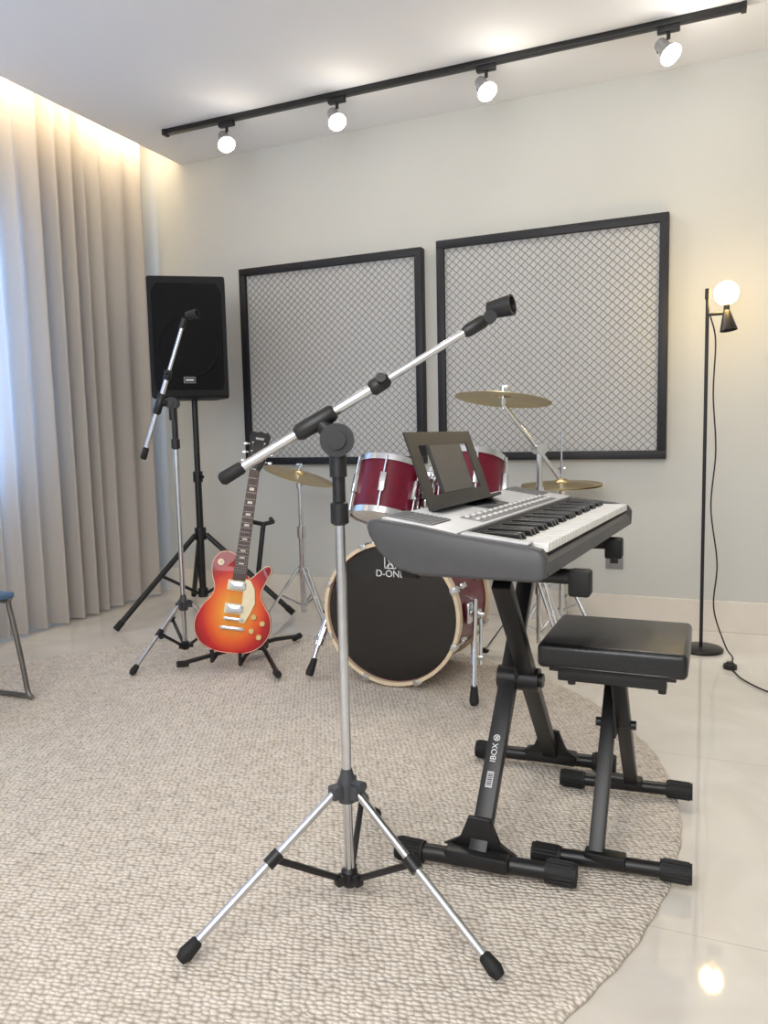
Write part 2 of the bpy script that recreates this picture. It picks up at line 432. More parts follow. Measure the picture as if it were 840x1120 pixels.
def clip(e,o,d):
    part(e,'microphone_clip',B().lathe([(.012,-.024),(.017,-.024),(.021,.022),(.021,.026),(.017,.026),(.0125,-.016)],o,d,28,closed=True).cyl(V(o)-V(d).normalized()*.026,V(o)-V(d).normalized()*.012,.014),BLACK,'black cup-shaped microphone clip')
nn=V((.397,-.918,0)); rgt=V((.918,.397,0))
e,D,P=mic_stand((-.71,1.41),[(-.905,1.085),(-.34,1.262),(-.785,1.72)],.243,.040,.84,.96,(-.93,1.31,.903),(-.437,1.52,1.208),(-.708,1.405,.980),
   'chrome boom microphone stand with black fittings, standing on the rug')
part(e,'threaded_mount',B().sweep([P-D*.04,P-D*.03,P+D*.006,P+D*.012],[.010,.0135,.0135,.009],16).cyl(P+D*.005,P+D*.03,.008).cyl(P+D*.02-nn*.012,P+D*.02+nn*.014,.013),BLACK)
clip(e,P+D*.045+V((0,0,.006)),rgt*.78+nn*.45+V((0,0,.12)))
e,D,P=mic_stand((-2.22,2.80),[(-2.235,2.46),(-1.95,2.97),(-2.51,2.98)],.245,.05,.98,1.14,(-2.335,2.715,.905),(-2.145,2.80,1.50),(-2.222,2.795,1.150),
   'chrome boom microphone stand with steep arm, beside loudspeaker stand',k=1.05,kr=.026)
part(e,'threaded_mount',B().cyl(P-D*.03,P+D*.015,.012),BLACK)
clip(e,P+D*.030+V((0.025,0.01,.0)),V((.9,.2,.15)))

# ------------------------------------------------------------------ loudspeaker + stand
sb=V((-2.69,3.575,0))
e=thing('loudspeaker_stand','black tripod loudspeaker stand holding the loudspeaker','speaker stand',sb)
part(e,'pole',B().cyl(sb+V((0,0,.10)),sb+V((0,0,.80)),.019).cyl(sb+V((0,0,.78)),sb+V((0,0,1.222)),.0165),BLACKM)
part(e,'height_collar',B().cyl(sb+V((0,0,.76)),sb+V((0,0,.82)),.027).cyl(sb+V((0,0,.79)),sb+V((.05,-.02,.79)),.009),BLACK)
part(e,'tripod_hub',B().cyl(sb+V((0,0,.43)),sb+V((0,0,.50)),.032),BLACK)
part(e,'lower_collar',B().cyl(sb+V((0,0,.10)),sb+V((0,0,.15)),.028),BLACK)
for f in [(-2.87,3.06),(-2.16,3.68),(-3.03,3.93)]:
    F=V((f[0],f[1],.018)); d=V((F.x-sb.x,F.y-sb.y,0)).normalized(); H=sb+V((0,0,.46))+d*.035
    lg=part(e,'leg',B().cyl(H,F,.015),BLACKM)
    part(lg,'rubber_foot',B().cyl(F-(F-H).normalized()*.05,F,.018),RUBBER)
    mid=H.lerp(F,.45); lo=sb+V((0,0,.125))+d*.03
    part(lg,'brace',B().cyl(lo,mid,.009),BLACKM)
fn=V((.56,-.83,0)).normalized()
rot=Matrix((V((-fn.y,fn.x,0)),-fn,V((0,0,1)))).transposed()
e=thing('loudspeaker','large black loudspeaker cabinet with full steel grille, on tripod stand','speaker',(sb.x-.012,sb.y,1.223),rot=rot)
W,H_,Dp=.405,.645,.34
pl=[(-W/2,-Dp/2),(W/2,-Dp/2),(W/2,-.02),(W/2-.07,Dp/2),(-W/2+.07,Dp/2),(-W/2,-.02)]
part(e,'cabinet',B().extr(pl,0,H_,bev=.015),mat('black_speaker_cabinet',(18,18,21),.6,bump=.4,scale=220,spec=.3))
GR=mat('black_steel_grille',(9,9,12),.6,.0,bump=.6,scale=600,spec=.2)
fp=[(-.172,.045),(.172,.045),(.182,.085),(.182,.56),(.155,.605),(-.155,.605),(-.182,.56),(-.182,.085)]
Mf=Matrix(((1,0,0),(0,0,-1),(0,1,0)))
part(e,'front_grille',B().extr(fp,Dp/2-.004,Dp/2+.008,M=Mf,bev=.004),GR)
part(e,'woofer_rim',B().lathe([(.146,.0),(.154,.003),(.162,.003),(.166,.0)],(0,-Dp/2-.008,.27),(0,-1,0),48),GR)
bd=part(e,'badge',B().box((0,-Dp/2-.010,.095),(.062,.004,.034),bev=.001),mat('badge_silver',(150,150,152),.3,.6))
part(bd,'badge_face',B().box((0,-Dp/2-.0125,.095),(.057,.002,.029)),BLACK)
part(bd,'badge_mark',B().box((0,-Dp/2-.014,.095),(.040,.001,.007)),WHITE)

# ------------------------------------------------------------------ electric guitar
gy=(V((0,0,1))+rgt*.15-nn*.20).normalized()
gz=(nn+rgt*.05); gz=(gz-gy*gz.dot(gy)).normalized(); gx=gy.cross(gz)
GR_=Matrix((gx,gy,gz)).transposed()
go=V((-1.930,2.735,.060))
e=thing('electric_guitar','cherry sunburst solid-body electric guitar with cream pickguard, on stand','guitar',go,rot=GR_)
ol=[(0,0),(.07,.006),(.13,.04),(.163,.10),(.158,.165),(.128,.212),(.106,.25),(.104,.285),(.118,.325),(.133,.362),(.130,.388),(.112,.392),(.088,.372),(.062,.342),(.040,.325),(.024,.335),(.020,.42),(-.028,.428),(-.066,.438),(-.102,.425),(-.125,.385),(-.12,.33),(-.103,.285),(-.107,.24),(-.14,.195),(-.165,.13),(-.157,.07),(-.12,.025),(-.06,.003)]
ol3=[(p.x,p.y) for p in catmull([(x,y,0) for x,y in ol],5)]
part(e,'body',B().extr(ol3,0,.048,bev=.006),BURST)
part(e,'binding',B().sweep([(x*.985,.2+(y-.2)*.985,.0465) for x,y in ol3],.0018,6,closed=True),IVORY)
part(e,'pickguard',B().extr([(.026,.325),(.052,.318),(.072,.285),(.082,.225),(.066,.175),(.048,.135),(.026,.135)],.055,.058),IVORY,'cream pickguard')
for y in (.292,.192):
    pk=part(e,'pickup',B().box((0,y,.052),(.092,.046,.010),bev=.003),IVORY,'cream-ringed chrome pickup')
    part(pk,'pickup_cover',B().box((0,y,.060),(.070,.034,.010),bev=.003),CHROME)
part(e,'bridge',B().box((0,.148,.058),(.088,.014,.012),bev=.003).cyl((-.038,.148,.048),(-.038,.148,.056),.007).cyl((.038,.148,.048),(.038,.148,.056),.007),CHROME)
part(e,'tailpiece',B().box((0,.108,.058),(.098,.016,.012),bev=.004).cyl((-.044,.108,.048),(-.044,.108,.06),.008).cyl((.044,.108,.048),(.044,.108,.06),.008),CHROME)
for x,y in [(.085,.165),(.125,.142),(.083,.105),(.118,.082)]:
    part(e,'control_knob',B().lathe([(.013,.0),(.0125,.012),(.010,.017),(0,.017)],(x,y,.048),seg=20),mat('amber_knob',(228,196,128),.25))
part(e,'toggle_switch',B().lathe([(.014,0),(.014,.003),(0,.003)],(-.088,.385,.048),seg=20).cyl((-.088,.385,.05),(-.088,.39,.066),.003),IVORY)
FB=mat('rosewood',(72,46,36),.45,var=.2,scale=60)
nk=B(); nk.extr([(-.028,.315),(.028,.315),(.0215,.80),(-.0215,.80)],.054,.061)
nkp=part(e,'neck',B().extr([(-.027,.33),(.027,.33),(.021,.80),(-.021,.80)],.034,.0542,bev=.004),mat('neck_cherry',(128,20,18),.3,coat=.5))
fb=part(nkp,'fretboard',nk,FB)
sc=.628; nut=.80
fr=B()
for i in range(1,23):
    y=nut-sc*(1-2**(-i/12))
    if y<.32: break
    w=.0215+(.80-y)*.0134
    fr.box((0,y,.0612),(2*w-.004,.0010,.0008))
o=part(fb,'frets',fr,mat('nickel_fret',(150,150,150),.35,.8)); o['kind']='stuff'
il=B()
for i in (3,5,7,9,12,15,17,19):
    a=nut-sc*(1-2**(-i/12)); b_=nut-sc*(1-2**(-(i-1)/12)); y=(a+b_)/2; h=(b_-a)*.42; w=.011
    il.extr([(-w,y-h/2),(w,y-h/2),(w*.85,y+h/2),(-w*.85,y+h/2)],.061,.0616)
o=part(fb,'inlays',il,mat('pearl_inlay',(222,216,198),.35)); o['kind']='stuff'
hs=Matrix.Rotation(math.radians(-12),3,'X')
ho=V((0,.80,.052))
hpts=[(-.022,0),(.022,0),(.030,.02),(.040,.05),(.040,.12),(.046,.165),(.034,.185),(.018,.178),(0,.188),(-.018,.178),(-.034,.185),(-.046,.165),(-.040,.12),(-.040,.05),(-.030,.02)]
hd=part(e,'headstock',B().extr(hpts,-.014,.002,M=hs,o=ho,bev=.002),mat('black_gloss_headstock',(14,13,14),.15,coat=.6))
for i,y in enumerate((.045,.085,.125)):
    for s in (-1,1):
        a=ho+hs@V((s*.026,y,.002))
        part(hd,'tuning_peg',B().cyl(a,a+hs@V((0,0,.014)),.004,seg=12).cyl(ho+hs@V((s*.040,y,-.006)),ho+hs@V((s*.052,y,-.006)),.003,seg=8).box(ho+hs@V((s*.060,y,-.006)),(.018,.012,.006),hs,bev=.002),CHROME)
sq=[ho+hs@V((-.018+.036*i/24,.150+.006*math.sin(i*1.4),.0035)) for i in range(25)]
part(hd,'script_mark',B().sweep(sq,.0012,6),WHITE)
st=B()
for i in range(6):
    x0=-.024+.0096*i; x1=-.0165+.0066*i
    st.sweep([(x0,.115,.066),(x0,.148,.0665),(x1,.80,.064)],.0004,5)
    h=ho+hs@V(((-.026 if i<3 else .026),(.045,.085,.125)[i if i<3 else 5-i],.008)); st.sweep([(x1,.80,.064),h],.0004,5)
o=part(e,'strings',st,mat('string_steel',(150,148,144),.35,.9)); o['kind']='stuff'
# guitar stand
gs=V((-1.880,2.90,0))
e=thing('guitar_stand','black tubular guitar stand holding the sunburst guitar','guitar stand',gs)
part(e,'upright',B().sweep([gs+V((0,0,.06)),gs+V((.0,.01,.40)),gs+V((.008,.05,.60))],.011,12).cyl(gs+V((0,0,.20)),gs+V((0,0,.27)),.017),BLACKM)
yk=gs+V((.008,.05,.60))
part(e,'neck_yoke',B().sweep([yk+rgt*-.045+nn*.07+V((0,0,.03)),yk-rgt*.045+V((0,0,.01)),yk,yk+rgt*.045+V((0,0,.01)),yk+rgt*.045+nn*.07+V((0,0,.03))],.010,10),RUBBER)
part(e,'base_hub',B().box(gs+V((0,0,.06)),(.06,.05,.05),bev=.006),BLACK)
for f in [(-2.10,2.60),(-1.62,2.62),(-1.84,3.18)]:
    F=V((f[0],f[1],.028))
    lg=part(e,'leg',B().sweep([gs+V((0,0,.06)),gs.lerp(F,.35)+V((0,0,.045)),F],.010,12),BLACKM)
    part(lg,'rubber_foot',B().cyl(F-(F-gs).normalized()*.04,F+(F-gs).normalized()*.008,.0145),RUBBER)
for s in (-1,1):
    a=gs+V((0,0,.07)); b1=go+gx*(s*.06)-nn*.035+V((0,0,-.018)); b2=go+gx*(s*.06)+nn*.085+V((0,0,-.022))
    part(e,'cradle_arm',B().sweep([a,b1,b2,b2+V((0,0,.05))],.0085,10),RUBBER)

# ------------------------------------------------------------------ drums
def drum(e,c,axis,R,depth,hoopm,headF,headB,lugs,hoopw=.012,hoopd=.02,phase=0,claws=False):
    ax=V(axis).normalized(); M=frame(ax); c=V(c)
    part(e,'shell',B().lathe([(R-.006,-depth/2),(R,-depth/2),(R,depth/2),(R-.006,depth/2)],c,ax,64,closed=True),MAROON,'burgundy drum shell')
    part(e,'drumhead',B().lathe([(0,depth/2+.004),(R-.004,depth/2+.004),(R+.001,depth/2-.004)],c,ax,64),headF)
    part(e,'drumhead',B().lathe([(0,-depth/2-.004),(R-.004,-depth/2-.004),(R+.001,-depth/2+.004)],c,ax,64),headB)
    for s in (1,-1):
        z=s*depth/2
        part(e,'hoop',B().lathe([(R+.002,z-hoopd/2),(R+hoopw,z-hoopd/2),(R+hoopw,z+hoopd/2),(R+.002,z+hoopd/2)],c,ax,64,closed=True),hoopm)
    for i in range(lugs):
        a=2*pi*i/lugs+phase; d=M@V((math.cos(a),math.sin(a),0)); t=M@V((-math.sin(a),math.cos(a),0))
        MM=Matrix((t,ax,d)).transposed()
        if depth>.3:
            for s in (1,-1):
                lb=B().box(c+d*(R+.010)+ax*(s*depth*.26),(.022,.055,.024),MM,bev=.005)
                lb.cyl(c+d*(R+.016)+ax*(s*depth*.3),c+d*(R+.018)+ax*(s*depth*.5),.0045,seg=8)
                part(e,'lug',lb,CHROME)
        else:
            lb=B().box(c+d*(R+.010),(.026,.080,.024),MM,bev=.006)
            lb.cyl(c+d*(R+.014)-ax*depth*.52,c+d*(R+.014)+ax*depth*.52,.004,seg=8)
            part(e,'lug',lb,CHROME)
        if claws:
            for s in (1,-1):
                cb=B().box(c+d*(R+hoopw+.004)+ax*(s*(depth/2)),(.026,hoopd+.012,.008),MM,bev=.002)
                cb.box(c+d*(R+hoopw-.004)+ax*(s*(depth/2+hoopd/2+.005)),(.026,.006,.022),MM,bev=.002)
                part(e,'claw_hook',cb,CHROME)
bc=V((-1.155,2.92,.292))
e=thing('bass_drum','large burgundy bass drum with black front head, cream hoops','drum',(bc.x,bc.y,0))
drum(e,bc,(0,-1,0),.27,.40,CREAM,HEADB,HEADB,8,.016,.036,phase=pi/8,claws=True)
Mt=Matrix(((1,0,0),(0,0,-1),(0,1,0)))
yf=bc.y-.2-.0062
part(e,'logo_lettering',text_mesh('logo_lettering','D-ONE',.038,Mt,(bc.x+.000,yf,bc.z+.158),ext=.0009),WHITE)
lb=B()
cx,cz=bc.x+.002,bc.z+.203
for (ox,oz,sx,sz) in [(0,.022,.050,.004),(0,-.022,.050,.004),(-.023,0,.004,.046),(.023,0,.004,.046)]:
    lb.box((cx+ox,yf,cz+oz),(sx,.001,sz))
lb.box((cx,yf,cz),(.006,.001,.044),Matrix.Rotation(math.radians(35),3,'Y')); lb.box((cx,yf,cz),(.006,.001,.044),Matrix.Rotation(math.radians(-35),3,'Y'))
part(e,'logo_emblem',lb,WHITE,smooth=False)
for s,foot in ((-1,(-1.51,2.68)),(1,(-.78,2.58))):
    F=V((foot[0],foot[1],.02))
    A2=bc+V((s*.305,-.09,0))
    sp_=part(e,'spur',B().box(bc+V((s*.283,-.09,0)),(.022,.06,.08),bev=.006).cyl(bc+V((s*.28,-.09,0)),bc+V((s*.33,-.09,0)),.018).cyl(A2+V((0,.01,.05)),F,.009).cyl(A2+(F-A2)*.35,A2+(F-A2)*.6,.013).cyl(A2+V((s*.022,.012,.0)),A2+(F-A2)*.6+V((s*.022,.012,0)),.006).box(A2+V((s*.01,-.012,.0)),(.07,.014,.014),bev=.003).box(A2+(F-A2)*.5+V((s*.01,0,0)),(.05,.014,.014),bev=.003),CHROME)
    part(sp_,'rubber_foot',B().sweep([F+(A2-F).normalized()*.07,F+(A2-F).normalized()*.01,F-(A2-F).normalized()*.003],[.012,.018,.014],14),RUBBER)
part(e,'tom_mount',B().cyl(bc+V((0.1,.02,.24)),bc+V((0.1,.02,.35)),.016).box(bc+V((0.1,.02,.265)),(.09,.09,.035),bev=.006).box(bc+V((0.1,.02,.34)),(.10,.06,.035),bev=.008),CHROME)
part(e,'kick_pedal',B().box(bc+V((0.02,.40,-.255)),(.09,.26,.01),Matrix.Rotation(math.radians(12),3,'X'),bev=.003).box(bc+V((0.02,.38,-.28)),(.10,.30,.008),bev=.002).cyl(bc+V((-.05,.27,-.28)),bc+V((-.05,.27,-.08)),.008).cyl(bc+V((.09,.27,-.28)),bc+V((.09,.27,-.08)),.008).cyl(bc+V((-.06,.27,-.08)),bc+V((.10,.27,-.08)),.008).cyl(bc+V((.02,.27,-.08)),bc+V((.02,.24,.06)),.005),STEEL)
TW=mat('tom_hoop_chrome',(215,217,221),.18,1.0)
def tom(c,ax,R,d,lab,mount):
    e=thing('tom_drum',lab,'drum',(c[0],c[1],c[2]-.1),group='rack toms above the bass drum')
    drum(e,c,ax,R,d,TW,HEADW,HEADW,6,.008,.024,phase=pi/6+.35)
    m=V(mount); cc=V(c); k=(m-cc); k.z=0; k.normalize()
    part(e,'mount_bracket',B().sweep([m,m+V((0,0,.16)),cc+k*(R+.02)+V((0,0,.05))],.013,12).box(cc+k*(R+.012)+V((0,0,.03)),(.07,.07,.085),bev=.008).box(m+V((0,-.01,.155)),(.048,.06,.06),bev=.008).cyl(m+V((0,-.075,.155)),m+V((0,.02,.155)),.014).box(m+V((0,-.075,.155)),(.045,.012,.014),bev=.003).box(m+V((0,-.02,.06)),(.04,.05,.035),bev=.006),CHROME)
tom((-1.195,2.80,.762),V((.05,.42,1)).normalized(),.126,.212,'burgundy rack tom with chrome hoops, fully visible above bass drum',(-1.080,2.92,.655))
tom((-.888,2.90,.785),V((-.05,.42,1)).normalized(),.134,.20,'burgundy rack tom with chrome hoops, behind the music rest',(-1.028,2.95,.655))

def cymbal(par,c,ax,R,lab=None):
    pr=[(.006,.024),(.018,.022),(.030,.014),(.036,.006),(R*.5,.001),(R*.85,-.006),(R,-.011)]
    pr2=[(r,z-.0022) for r,z in pr[::-1]]
    return part(par,'cymbal',B().lathe(pr+pr2,c,ax,64,closed=True),BRASS,lab)
def tripod(e,b,h,r,low,ang,m=CHROME):
    b=V(b)
    for i in range(3):
        a=ang+2*pi*i/3; d=V((math.cos(a),math.sin(a),0)); F=b+d*r+V((0,0,.014)); H=b+d*.02+V((0,0,h)); L=b+d*.018+V((0,0,low)); mid=H.lerp(F,.5)
        t=V((-d.y,d.x,0))*.013
        lg=part(e,'leg',B().cyl(H+t,F+t*.4,.0068,seg=8).cyl(H-t,F-t*.4,.0068,seg=8).cyl(L,mid,.0068,seg=8),m)
        part(lg,'rubber_foot',B().ball(F,.017,14,(1,1,.8)),RUBBER)
b0=V((-2.0,3.52,0))
e=thing('cymbal_stand','chrome cymbal stand with tilted bronze cymbal, behind the guitar','cymbal stand',b0,group='cymbals of the drum kit')
part(e,'pole',B().cyl(b0+V((0,0,.06)),b0+V((0,0,.50)),.016).cyl(b0+V((0,0,.49)),b0+V((0,0,.83)),.012).cyl(b0+V((0,0,.46)),b0+V((0,0,.52)),.023).cyl(b0+V((0,0,.27)),b0+V((0,0,.31)),.023).cyl(b0+V((0,0,.72)),b0+V((0,0,.76)),.02),CHROME)
tripod(e,b0,.30,.22,.10,math.radians(-30))
axc=(V((0,0,1))+nn*.10+rgt*.30).normalized()
cymbal(e,b0+V((0,0,.795)),axc,.19)
part(e,'wing_nut',B().cyl(b0+V((0,0,.805)),b0+axc*.04+V((0,0,.805)),.009).box(b0+V((0,0,.845)),(.035,.006,.012),bev=.002),CHROME)
# hi-hat
b0=V((-.69,3.79,0))
e=thing('hi_hat_stand','chrome hi-hat stand with pair of bronze cymbals near the wall','hi-hat',b0,group='cymbals of the drum kit')
part(e,'pole',B().cyl(b0+V((0,0,.05)),b0+V((0,0,.45)),.015).cyl(b0+V((0,0,.44)),b0+V((0,0,.73)),.011).cyl(b0+V((0,0,.42)),b0+V((0,0,.47)),.021).cyl(b0+V((0,0,.72)),b0+V((0,0,1.0)),.0048),CHROME)
tripod(e,b0,.32,.21,.12,math.radians(-30))
cymbal(e,b0+V((0,0,.750)),V((.02,-.05,1)),.195); cymbal(e,b0+V((0,0,.728)),V((.02,.05,-1)),.195)
part(e,'clutch',B().cyl(b0+V((0,0,.77)),b0+V((0,0,.83)),.010).box(b0+V((0.0,0,.82)),(.04,.006,.012),bev=.002).cyl(b0+V((0,0,.69)),b0+V((0,0,.72)),.02,.028),CHROME)
# boom crash
b0=V((-.700,3.32,0))
e=thing('cymbal_stand','chrome boom cymbal stand with large bronze cymbal held high','cymbal stand',b0,group='cymbals of the drum kit')
tp=b0+V((0,0,.915)); cpos=V((-.845,3.27,1.140)); dd=(tp-cpos).normalized()
part(e,'pole',B().cyl(b0+V((0,0,.06)),b0+V((0,0,.50)),.016).cyl(b0+V((0,0,.49)),tp,.013).cyl(b0+V((0,0,.47)),b0+V((0,0,.53)),.023).cyl(b0+V((0,0,.28)),b0+V((0,0,.32)),.023).cyl(b0+V((0,0,.70)),b0+V((0,0,.75)),.021),CHROME)
part(e,'boom_arm',B().cyl(cpos-V((0,0,.03)),tp+dd*.15,.010).cyl(tp-V((.02,-.03,0)),tp+V((.02,-.03,0)),.024).cyl(cpos-V((0,0,.05)),cpos+V((0,0,.05)),.006).cyl(cpos-V((0,0,.04)),cpos-V((0,0,.005)),.010,.016).cyl(tp+dd*.10,tp+dd*.15,.014),CHROME)
tripod(e,b0,.33,.24,.11,math.radians(-50))
cymbal(e,cpos,V((.07,.14,1)).normalized(),.208)
part(e,'wing_nut',B().cyl(cpos+V((0,0,.015)),cpos+V((0,0,.04)),.011).box(cpos+V((0,0,.045)),(.04,.006,.014),bev=.002),CHROME)

# ------------------------------------------------------------------ keyboard
KR=Matrix.Rotation(math.radians(-4),3,'Z')
ko=V((-.672,1.45,-.006))
e=thing('electronic_keyboard','grey and silver electronic keyboard with music rest, on black stand','keyboard',ko,rot=KR)
KL=.95
Mx=Matrix(((1,0,0),(0,0,1),(0,1,0)))
pr=[(.115,.708),(.070,.718),(.028,.752),(.006,.786),(.001,.804),(.008,.817),(.025,.821),(.205,.794),(.212,.766),(.372,.752),(.380,.744),(.382,.718),(.365,.708)]
prc=[(.115,.708),(.070,.718),(.028,.752),(.006,.786),(.001,.804),(.008,.817),(.025,.821),(.12,.809),(.205,.794),(.34,.779),(.374,.772),(.384,.756),(.382,.718),(.365,.708)]
part(e,'body',B().extr(pr,.03,KL-.03,M=Mx),GREYP,'dark grey keyboard body')
part(e,'end_cap',B().extr(prc,0,.032,M=Mx,bev=.009),GREYP)
part(e,'end_cap',B().extr(prc,KL-.032,KL,M=Mx,bev=.009),GREYP)
slope=.15
sl=math.atan(slope)
tilt=Matrix.Rotation(sl,3,'Y')
def top(x,y,dz=0):
    return V((x,y,.821-(x-.025)*slope+dz))
cp=B().box(top(.1165,KL/2,.001),(.172,KL-.030,.004),tilt,bev=.0015)
part(e,'control_panel',cp,SILVER,'silver control panel')
part(e,'cheek_panel',B().box(V((.278,.030,.7878)),(.14,.032,.004),Matrix.Rotation(math.radians(6.3),3,'Y'),bev=.001),SILVER)
part(e,'display',B().box(top(.10,.47,.004),(.07,.16,.003),tilt,bev=.001),mat('dark_display',(30,34,40),.15))
part(e,'dark_inlay',B().box(top(.165,.50,.0035),(.055,.62,.002),tilt,bev=.0005),mat('mid_grey_inlay',(112,113,116),.4))
BTN=mat('button_light_grey',(218,218,218),.4)
for i in range(16):
    for j in range(2):
        y=.21+.58*i/15
        part(e,'button',B().box(top(.150 if j==0 else .176,y,.006),(.010,.020,.004),tilt,bev=.001),BTN)
for y in (.085,KL-.085):
    gb=B().box(top(.085,y,.0045),(.11,.10,.003),tilt,bev=.001)
    for i in range(9):
        gb.box(top(.041+.011*i,y,.0065),(.004,.094,.0015),tilt)
    part(e,'speaker_grille',gb,mat('grille_dark_grey',(108,109,112),.5))['kind']='stuff'
nwk=36; kw=(KL-.10)/nwk
for i in range(nwk):
    y=.05+kw*(i+.5)
    part(e,'white_key',B().box((.303,y,.770),(.146,kw-.0012,.018),bev=.0015,seg=1),WHITEK)
for i in range(nwk-1):
    if i%7 in (2,6): continue
    y=.05+kw*(i+1)
    part(e,'black_key',B().extr([(.222,.778),(.318,.778),(.312,.792),(.222,.793)],-.006,.006,M=Mx,o=(0,y,0),bev=.001),mat('black_key_plastic',(14,14,15),.2))
mrx0,mrz0=.068,.821
def MR(a,b,t=0):
    return V((mrx0-b*.34-t*.94,a,mrz0+b*.94-t*.34))
mr=B(); ya,yb=.19,.60; hh=.190
def plate(bu,y0,y1,b0,b1,t0=0,t1=.005):
    P8=[MR(y0,b0,t0),MR(y1,b0,t0),MR(y1,b1,t0),MR(y0,b1,t0),MR(y0,b0,t1),MR(y1,b0,t1),MR(y1,b1,t1),MR(y0,b1,t1)]
    v=[bu.bm.verts.new(p) for p in P8]
    for f in ((0,1,2,3),(7,6,5,4),(0,4,5,1),(1,5,6,2),(2,6,7,3),(3,7,4,0)): bu.bm.faces.new([v[k] for k in f])
plate(mr,ya,yb,0,.033); plate(mr,ya,yb,hh-.033,hh); plate(mr,ya,ya+.050,.033,hh-.033); plate(mr,yb-.050,yb,.033,hh-.033)
plate(mr,ya+.100,yb-.100,.033,hh-.033)
plate(mr,ya,yb,-.004,.004,-.03,0)
mo=part(e,'music_rest',mr,mat('charcoal_plastic',(46,46,48),.45),smooth=False)
mi=B(); plate(mi,ya+.110,yb-.110,.035,hh-.035,-.0015,.0065)
part(mo,'rest_inset',mi,mat('grey_rest_inset',(96,94,92),.5),smooth=False)

# ------------------------------------------------------------------ X stands
def xstand(name,lab,cat,xc,x0,x1,y0,y1,fr_,cr,kb):
    e=thing(name,lab,cat,(xc,(y0+y1)/2,0))
    zc=cr+.003
    for y,dx in ((y0,0),(y1,.012 if kb else -.01)):
        ft=part(e,'foot_bar',B().cyl((x0+dx,y-.015,zc),(x1+dx,y+.015,zc),fr_),BLACKM)
        for x,s,yy in ((x0+dx,1,y-.015),(x1+dx,-1,y+.015)):
            L=.06
            bc_=B().cyl((x-s*.006,yy,zc),(x+s*L,yy+s*.002,zc),cr-.001,seg=18)
            for k in range(18):
                a=2*pi*k/18
                bc_.cyl((x,yy+(cr-.001)*math.cos(a),zc+(cr-.001)*math.sin(a)),(x+s*(L-.006),yy+(cr-.001)*math.cos(a),zc+(cr-.001)*math.sin(a)),.002,seg=5)
            part(ft,'rubber_end_cap',bc_,RUBBER)
    return e
def rect_tube(b,p,q,w,d):
    p=V(p);q=V(q); D=(q-p); M=frame(D,V((1,0,0)))
    return b.box((p+q)/2,(w,d,D.length),M,bev=.004)
e=xstand('keyboard_stand','black folding X-frame keyboard stand under the keyboard','keyboard stand',-.455,-.66,-.265,1.59,2.20,.019,.026,True)
xa,xb=-.476,-.430
part(e,'leg',rect_tube(B(),(xa,1.595,.04),(xa,2.15,.655),.030,.044),BLACKM)
part(e,'leg',rect_tube(B(),(xb,2.195,.04),(xb,1.64,.655),.030,.044),BLACKM)
Mg=Matrix(((1,0,0),(0,0,1),(0,1,0)))
for yy,sx,s in ((1.59,xa,1),(2.20,xb,-1)):
    gus=B().extr([(-.085,.045),(.085,.045),(.045,.065),(.026,.12),(-.026,.12),(-.045,.065)],-.006,.006,M=Mg,o=(sx,yy+s*.018,0),bev=.002)
    gus.box((sx,yy,.034),(.15,.048,.036),bev=.008)
    part(e,'foot_bracket',gus,BLACKM)
part(e,'pivot_lock',B().cyl((-.505,1.895,.36),(-.40,1.895,.36),.030,seg=28).cyl((-.40,1.895,.36),(-.39,1.895,.36),.018).box((-.453,1.90,.395),(.012,.07,.11),bev=.004),BLACK)
for y,dx in ((1.635,-.018),(2.155,-.010)):
    ar=part(e,'support_arm',B().cyl((-.63,y,.680),(-.255+dx,y,.680),.0165),BLACKM)
    part(ar,'rubber_end_cap',B().cyl((-.262+dx,y,.676),(-.225+dx,y,.676),.021).box((-.240+dx,y,.668),(.045,.05,.055),bev=.006),RUBBER)
    part(ar,'rubber_end_cap',B().cyl((-.66,y,.676),(-.625,y,.676),.021),RUBBER)
dleg=V((0,.555,.615)).normalized()
nl=V((0,-dleg.z,dleg.y))
base=V((xa,1.595,.04))
def onleg(s,off=.0165): return base+dleg*s+nl*off
xx=dleg; zz=nl; yy_=zz.cross(xx)
Ml=Matrix((xx,yy_,zz)).transposed()
part(e,'lettering',text_mesh('lettering','IBOX',.020,Ml,onleg(.230,.0158)),WHITE)
part(e,'emblem',B().lathe([(.006,0),(.008,0),(.008,.001),(.006,.001)],onleg(.267,.0152),nl,24,closed=True).box(onleg(.267,.0155),(.012,.002,.001),Ml@Matrix.Rotation(.7,3,'Z')).box(onleg(.267,.0155),(.012,.002,.001),Ml@Matrix.Rotation(-.7,3,'Z')),WHITE)
stk=part(e,'barcode_sticker',B().box(onleg(.165,.0154),(.038,.016,.001),Ml),mat('sticker_paper',(200,200,200),.6))
bl=B()
for i in range(7): bl.box(onleg(.151+.0045*i,.0162),(.0018+.001*(i%2),.011,.0006),Ml)
o=part(stk,'barcode_lines',bl,BLACK,smooth=False); o['kind']='stuff'

